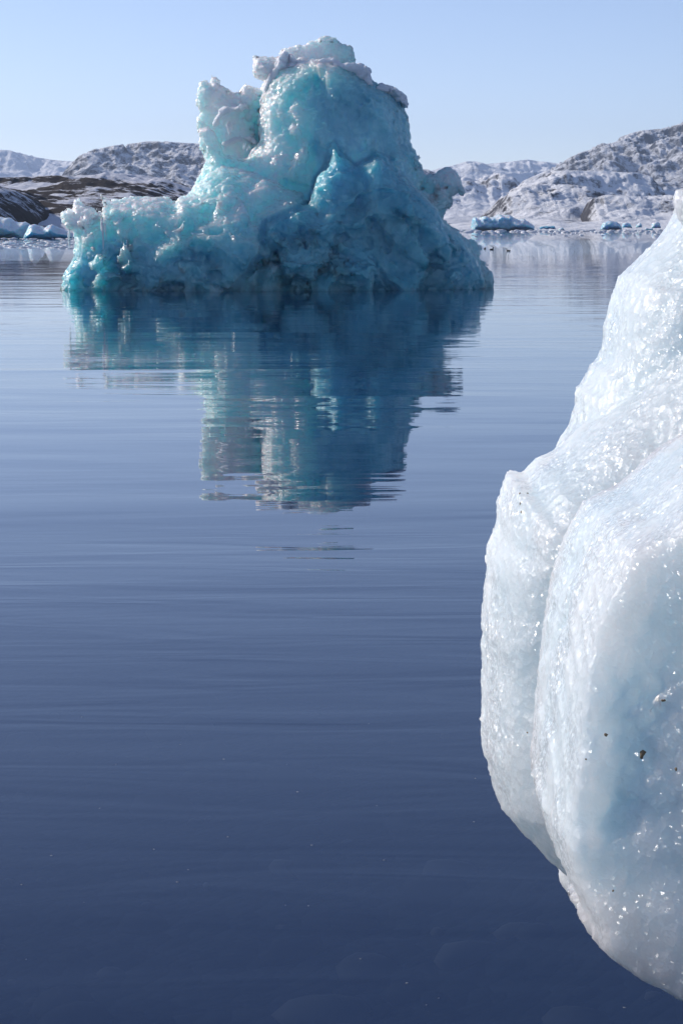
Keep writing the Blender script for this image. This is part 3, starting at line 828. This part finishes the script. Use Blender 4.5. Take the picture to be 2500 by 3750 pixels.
def chunk_deep(P, s):
    w = sstep(0.0, 0.14, s)
    Pw = P + 0.06 * np.stack([perlin(P * 5), perlin(P * 5 + 40), perlin(P * 5 + 80)], 1)
    return ((0.025 * fbm(Pw * np.array([3.0, 2.0, 1.8]), 3) + 0.02 * (cup(Pw * np.array([3.6, 2.2, 2.0])) - 0.35) + 0.014 * facets(Pw * np.array([3.2, 2.4, 2.6]) + 4.4)) * w).astype(np.float32)
C.rough(chunk_deep, 0.16, 3)
C.rough(lambda P, s: (0.006 * fbm(P * 14, 3) + 0.004 * (cup(P * 11) - 0.4) + 0.008 * facets(P * 10)).astype(np.float32), 0.05)
V, Q = C.mesh()
Nn = vert_normals(V, Q)
V = V - Nn * (0.0025 * (cup(V * 30) - 0.4) + 0.0022 * fbm(V * 60, 2) + 0.0022 * facets(V * 40))[:, None]
Nn = vert_normals(V, Q)
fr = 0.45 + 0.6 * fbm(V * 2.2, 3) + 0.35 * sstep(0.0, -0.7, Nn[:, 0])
chunk = empty('ice_block', (1.4, 4.65, 0.65))
tag(chunk, 'big glittering white ice block resting on the shore, cut off by the right edge', 'ice block')
o = to_mesh('ice_body', V, Q, M_CHUNK, None, True, {'frost': np.clip(fr, 0, 1)}); under(o, chunk)
print('block quads', len(Q))

def project(V):
    dep = V[:, 1] * CP - (V[:, 2] - CAM_H) * SP
    up = V[:, 1] * SP + (V[:, 2] - CAM_H) * CP
    return 1250 + F * V[:, 0] / dep, 1875 - F * up / dep, dep
pu, pv, pd = project(V)
def lump_on(u, v, ru, rv, name, m, ang=0.0):
    """small flattened blob on the face of the block where the photograph shows it"""
    near = np.argwhere((np.abs(pu - u) < 30) & (np.abs(pv - v) < 30) & (((pu - u) ** 2 + (pv - v) ** 2) < 900)).ravel()
    if len(near) == 0: return
    i = near[np.argmin(pd[near] + 0.0004 * np.hypot(pu[near] - u, pv[near] - v))]
    c, n = V[i], Nn[i]
    t = np.cross(n, [0, 0, 1]); t /= np.linalg.norm(t) + 1e-9
    b = np.cross(t, n)
    t, b = t * math.cos(ang) + b * math.sin(ang), b * math.cos(ang) - t * math.sin(ang)
    k = pd[i] / F
    vs, fs = [], []
    for a in range(5):
        th = math.pi * a / 4
        for q in range(8):
            ph = 2 * math.pi * q / 8
            w = random.uniform(0.6, 1.3)
            vs.append(c + t * (ru * k * math.sin(th) * math.cos(ph) * w) + b * (rv * k * math.sin(th) * math.sin(ph) * w) + n * (min(ru, rv) * k * 0.35 * math.cos(th)))
    for a in range(4):
        for q in range(8):
            fs.append((a * 8 + q, a * 8 + (q + 1) % 8, (a + 1) * 8 + (q + 1) % 8, (a + 1) * 8 + q))
    o = to_mesh(name, np.array(vs), np.array(fs), m)
    under(o, chunk)
m, nt, out = mat('sediment')
p = N(nt, 'ShaderNodeBsdfPrincipled'); p.inputs['Roughness'].default_value = 0.7
L(nt, mixc(nt, noise(nt, N(nt, 'ShaderNodeTexCoord').outputs['Object'], 90, 3), (0.09, 0.06, 0.03, 1), (0.28, 0.21, 0.12, 1)), p.inputs['Base Color']); L(nt, p.outputs[0], out.inputs[0])
M_DIRT = m
for u, v, ru, rv in ((2350, 2765, 12, 20), (2456, 2824, 8, 9), (2218, 2698, 8, 7), (2425, 2594, 14, 6), (1905, 2690, 7, 4), (1890, 1780, 6, 5), (1928, 1782, 5, 6), (1876, 1835, 5, 8), (1878, 1870, 4, 7), (2230, 3258, 6, 5), (2135, 2780, 4, 4)):
    lump_on(u, v, ru * 0.9, rv * 0.9, 'dirt_speck', M_DIRT, random.uniform(-1, 1))

# ------------------------------------------------------------------ far icebergs
def far_berg(pts, D, T, R, h, label, name='iceberg', m=M_ICE_FAR, frost=0.2, group='icebergs far off along the shore', topfrost=0.7, rough=1.0):
    po = outline(pts, D)
    y0 = D + T
    lo = (po[:, 0].min() - 3 * h, D - 0.5 - T * 0.4, -0.6); hi = (po[:, 0].max() + 3 * h, y0 + T * 1.4, po[:, 1].max() + 3 * h)
    s = Solid(lo, hi, h)
    s.mass(po, y0, T, R)
    sc_ = h / 0.15
    def fn(P, q):
        Pq = P / sc_
        w = sstep(0, 1.2 * sc_, q)
        return (sc_ * rough * (w * (0.8 * fbm(Pq * 0.35, 3) + 0.6 * (cup(Pq * 0.55) - 0.35)) + 0.16 * fbm(Pq * 1.4, 2) + 0.14 * (cup(Pq * 1.3) - 0.4))).astype(np.float32)
    s.rough(fn, 2.0 * sc_)
    V, Q = s.mesh()
    nn = vert_normals(V, Q)
    fr = frost + 0.4 * fbm(V * 0.3 / sc_, 3) + topfrost * sstep(0.2, 0.7, nn[:, 2])
    c = V.mean(0)
    V = V - np.array([c[0], c[1], 0])
    o = to_mesh(name, V, Q, m, None, True, {'frost': np.clip(fr, 0, 1)})
    o.location = (c[0], c[1], 0)
    tag(o, label, 'iceberg' if name == 'iceberg' else 'ice floe', group)
    return o
def z3(pts): return [(x * 0.4847, 480 + y * 0.4847) for x, y in pts]
def z4(pts): return [(1560 + x * 0.5995, 420 + y * 0.5995) for x, y in pts]
far_berg(z3([(-260, 640), (-120, 625), (0, 652), (40, 650), (75, 680), (130, 690), (150, 682), (190, 702), (175, 760), (165, 830), (-300, 830)]), 378, 6, 3, 0.16,
         'snow-topped blue iceberg at the left edge below the dark hill', frost=0.45, topfrost=0.9)
far_berg(z3([(150, 830), (162, 785), (180, 750), (200, 708), (240, 700), (300, 722), (318, 730), (335, 715), (372, 703), (420, 725), (500, 755), (560, 790), (580, 830)]), 369, 4, 3, 0.16,
         'low glowing blue iceberg just left of the big one', frost=0.0, topfrost=0.9)
far_berg(z3([(-80, 905), (-60, 860), (0, 850), (25, 835), (50, 830), (85, 838), (112, 848), (128, 868), (135, 900)]), 258, 2.0, 1.0, 0.1,
         'small snowy floe low in the water at the left edge', name='ice_floe', frost=0.9)
far_berg(z4([(280, 715), (286, 640), (296, 624), (312, 622), (328, 642), (352, 622), (372, 614), (395, 628), (430, 620), (455, 606), (480, 612), (520, 608), (550, 630), (575, 640), (605, 634), (640, 655), (672, 684), (672, 715)]), 832.5, 9, 4, 0.33,
         'jagged blue iceberg grounded by the far shore right of the big one', frost=0.35, topfrost=0.5, rough=1.5)
far_berg(z4([(1070, 705), (1078, 675), (1092, 655), (1130, 645), (1165, 652), (1192, 668), (1204, 692), (1200, 705)]), 840, 5, 3, 0.3,
         'rounded dark blue iceberg at the foot of the right headland', frost=0.3, topfrost=0.3)
far_berg(z4([(1198, 692), (1204, 665), (1225, 656), (1250, 664), (1264, 692)]), 849, 3, 2, 0.25, 'pale small iceberg touching the rounded dark blue one on its right', frost=0.5)
far_berg(z4([(1282, 690), (1290, 668), (1304, 658), (1318, 664), (1324, 690)]), 849, 2.5, 1.6, 0.25, 'tiny pale iceberg with a pointed top by the right headland', frost=0.5)
far_berg(z4([(1376, 694), (1384, 660), (1408, 652), (1432, 658), (1440, 694)]), 855, 3, 2, 0.25, 'small white iceberg nearest the right edge of the far shore', frost=0.6)
far_berg(z4([(1336, 706), (1340, 688), (1360, 694), (1384, 686), (1388, 706)]), 795, 1.6, 1.0, 0.2, 'thin white floe with two upturned ends off the right headland', name='ice_floe', frost=0.7)
far_berg(z4([(690, 698), (700, 684), (740, 680), (785, 682), (796, 698)]), 817.5, 2.5, 1.2, 0.25, 'flat dark greenish floe right of the jagged far iceberg', name='ice_floe', frost=0.0, topfrost=0.2)
far_berg(z4([(806, 706), (814, 692), (830, 688), (842, 694), (848, 706)]), 810, 2, 1.0, 0.2, 'little white floe just beyond the flat greenish one', name='ice_floe', frost=0.7)
# brash ice: crumbs nobody could count along the shores
def brash(name, spots, label, m, zs=0.5):
    Vb, Qb = [], []; b = 0
    for x, y, r in spots:
        for a in range(4):
            th = math.pi * (a + 0.15) / 3.3
            for k in range(7):
                ph = 2 * math.pi * k / 7
                w = random.uniform(0.7, 1.25)
                Vb.append((x + r * 1.6 * math.sin(th) * math.cos(ph) * w, y + r * math.sin(th) * math.sin(ph) * w, r * zs * math.cos(th) * w))
        for a in range(3):
            for k in range(7):
                Qb.append((b + a * 7 + k, b + a * 7 + (k + 1) % 7, b + (a + 1) * 7 + (k + 1) % 7, b + (a + 1) * 7 + k))
        b += 28
    o = to_mesh(name, np.array(Vb), np.array(Qb)[:, ::-1], m)
    tag(o, label, 'brash ice'); o['kind'] = 'stuff'
    return o
sp = []
for i in range(260):
    x, y = water_at(random.uniform(1640, 2460), random.uniform(842, 852) if random.random() < 0.85 else random.uniform(852, 866))
    sp.append((x, y, random.uniform(0.25, 0.9) * (1 if y > 600 else 0.5)))
brash('brash_ice', sp, 'broken white ice crumbs drifting along the far right shore', M_SNOWFAR)
sp = []
for i in range(170):
    x, y = water_at(random.uniform(-60, 280), random.uniform(868, 876) if random.random() < 0.4 else random.uniform(880, 912))
    sp.append((x, y, random.uniform(0.12, 0.42)))
brash('brash_ice', sp, 'broken ice crumbs drifting below the left icebergs', M_SNOWFAR, 0.35)
sp = []
for u, v in ((1142,3095),(190,3133),(425,2800),(660,2726),(365,2960),(565,3110),(1405,3150),(310,3305),(80,3240),(1320,3512),(1045,3315),(1380,2950),(1130,3317),(1605,3655),(98,3513),(690,3185),(835,3065),(1490,3600),(2285,3690),(1740,2850),(1735,3010),(1350,2650),(820,2780),(1560,3680),(650,3230),(1050,2800),(1090,2900),(300,2626)):
    x, y = water_at(u, v); sp.append((x, y, random.uniform(0.0015, 0.004)))
brash('ice_crumbs', sp, 'tiny grey bits of ice scattered over the near dark water', M_SNOW, 0.3)

# ------------------------------------------------------------------ ducks
m, nt, out = mat('duck_feathers')
p = N(nt, 'ShaderNodeBsdfPrincipled'); p.inputs['Roughness'].default_value = 0.7
tc = N(nt, 'ShaderNodeTexCoord').outputs['Object']
L(nt, mixc(nt, noise(nt, tc, 9, 3), (0.010, 0.009, 0.008, 1), (0.035, 0.028, 0.022, 1)), p.inputs['Base Color']); L(nt, p.outputs[0], out.inputs[0])
M_DUCK = m
m, nt, out = mat('duck_bill')
p = N(nt, 'ShaderNodeBsdfPrincipled'); p.inputs['Base Color'].default_value = (0.10, 0.08, 0.03, 1); p.inputs['Roughness'].default_value = 0.4; L(nt, p.outputs[0], out.inputs[0])
M_BILL = m
d = Solid((-0.4, -0.2, -0.12), (0.42, 0.2, 0.45), 0.016)
d.ball((0, 0, 0.04), 0.14, 0.04, (1.9, 1.0, 0.85))
d.ball((-0.22, 0, 0.11), 0.06, 0.08, (1.6, 0.9, 0.6))
d.ball((0.20, 0, 0.15), 0.055, 0.08, (1, 1, 1.4))
d.ball((0.23, 0, 0.24), 0.045, 0.06, (1, 1, 1.4))
d.ball((0.255, 0, 0.315), 0.055, 0.03, (1.25, 0.95, 1))
DV, DQ = d.mesh()
bv = [(0, -.028, .02), (0, .028, .02), (0, .026, -.018), (0, -.026, -.018), (.095, -.018, -.004), (.095, .018, -.004), (.095, .016, -.016), (.095, -.016, -.016)]
bq = [(0, 3, 2, 1), (4, 5, 6, 7), (0, 1, 5, 4), (1, 2, 6, 5), (2, 3, 7, 6), (3, 0, 4, 7)]
dm = bm_ = None
for (u, v, rz, s, lab) in ((1774, 912, 1.0, 0.62, 'dark duck swimming nearest the big iceberg'), (1799, 915, 0.5, 0.72, 'dark duck swimming in the middle of the three'), (1860, 920, 2.6, 0.72, 'dark duck swimming apart, farthest right of the three')):
    x, y = water_at(u, v)
    e = empty('duck', (x, y, 0)); e.rotation_euler = (0, 0, rz + math.pi * 0); e.scale = (s, s, s)
    tag(e, lab, 'duck', 'ducks on the water')
    if dm is None:
        b1 = to_mesh('body', DV, DQ, M_DUCK, e); b2 = to_mesh('bill', np.array(bv) + np.array([.30, 0, .31]), np.array(bq)[:, ::-1], M_BILL, e, False)
        dm, bm_ = b1, b2
    else:
        for q in (dm, bm_):
            c = q.copy(); col.objects.link(c); c.parent = e

# ------------------------------------------------------------------ clear cold air
hz = bpy.data.meshes.new('haze')
hx, hy0, hy1, hz0, hz1 = 9200, -80, 10600, -7, 480
hz.from_pydata([(-hx, hy0, hz0), (hx, hy0, hz0), (hx, hy1, hz0), (-hx, hy1, hz0), (-hx, hy0, hz1), (hx, hy0, hz1), (hx, hy1, hz1), (-hx, hy1, hz1)], [],
               [(0, 3, 2, 1), (4, 5, 6, 7), (0, 1, 5, 4), (1, 2, 6, 5), (2, 3, 7, 6), (3, 0, 4, 7)])
m, nt, out = mat('haze_air')
pv_ = N(nt, 'ShaderNodeVolumePrincipled'); pv_.inputs['Color'].default_value = (0.62, 0.77, 1.0, 1); pv_.inputs['Density'].default_value = 0.00006; pv_.inputs['Anisotropy'].default_value = 0.2
L(nt, pv_.outputs[0], out.inputs['Volume'])
hz.materials.append(m)
ho = bpy.data.objects.new('haze', hz); col.objects.link(ho); ho['kind'] = 'stuff'
tag(ho, 'thin pale blue air softening the far mountains', 'haze')
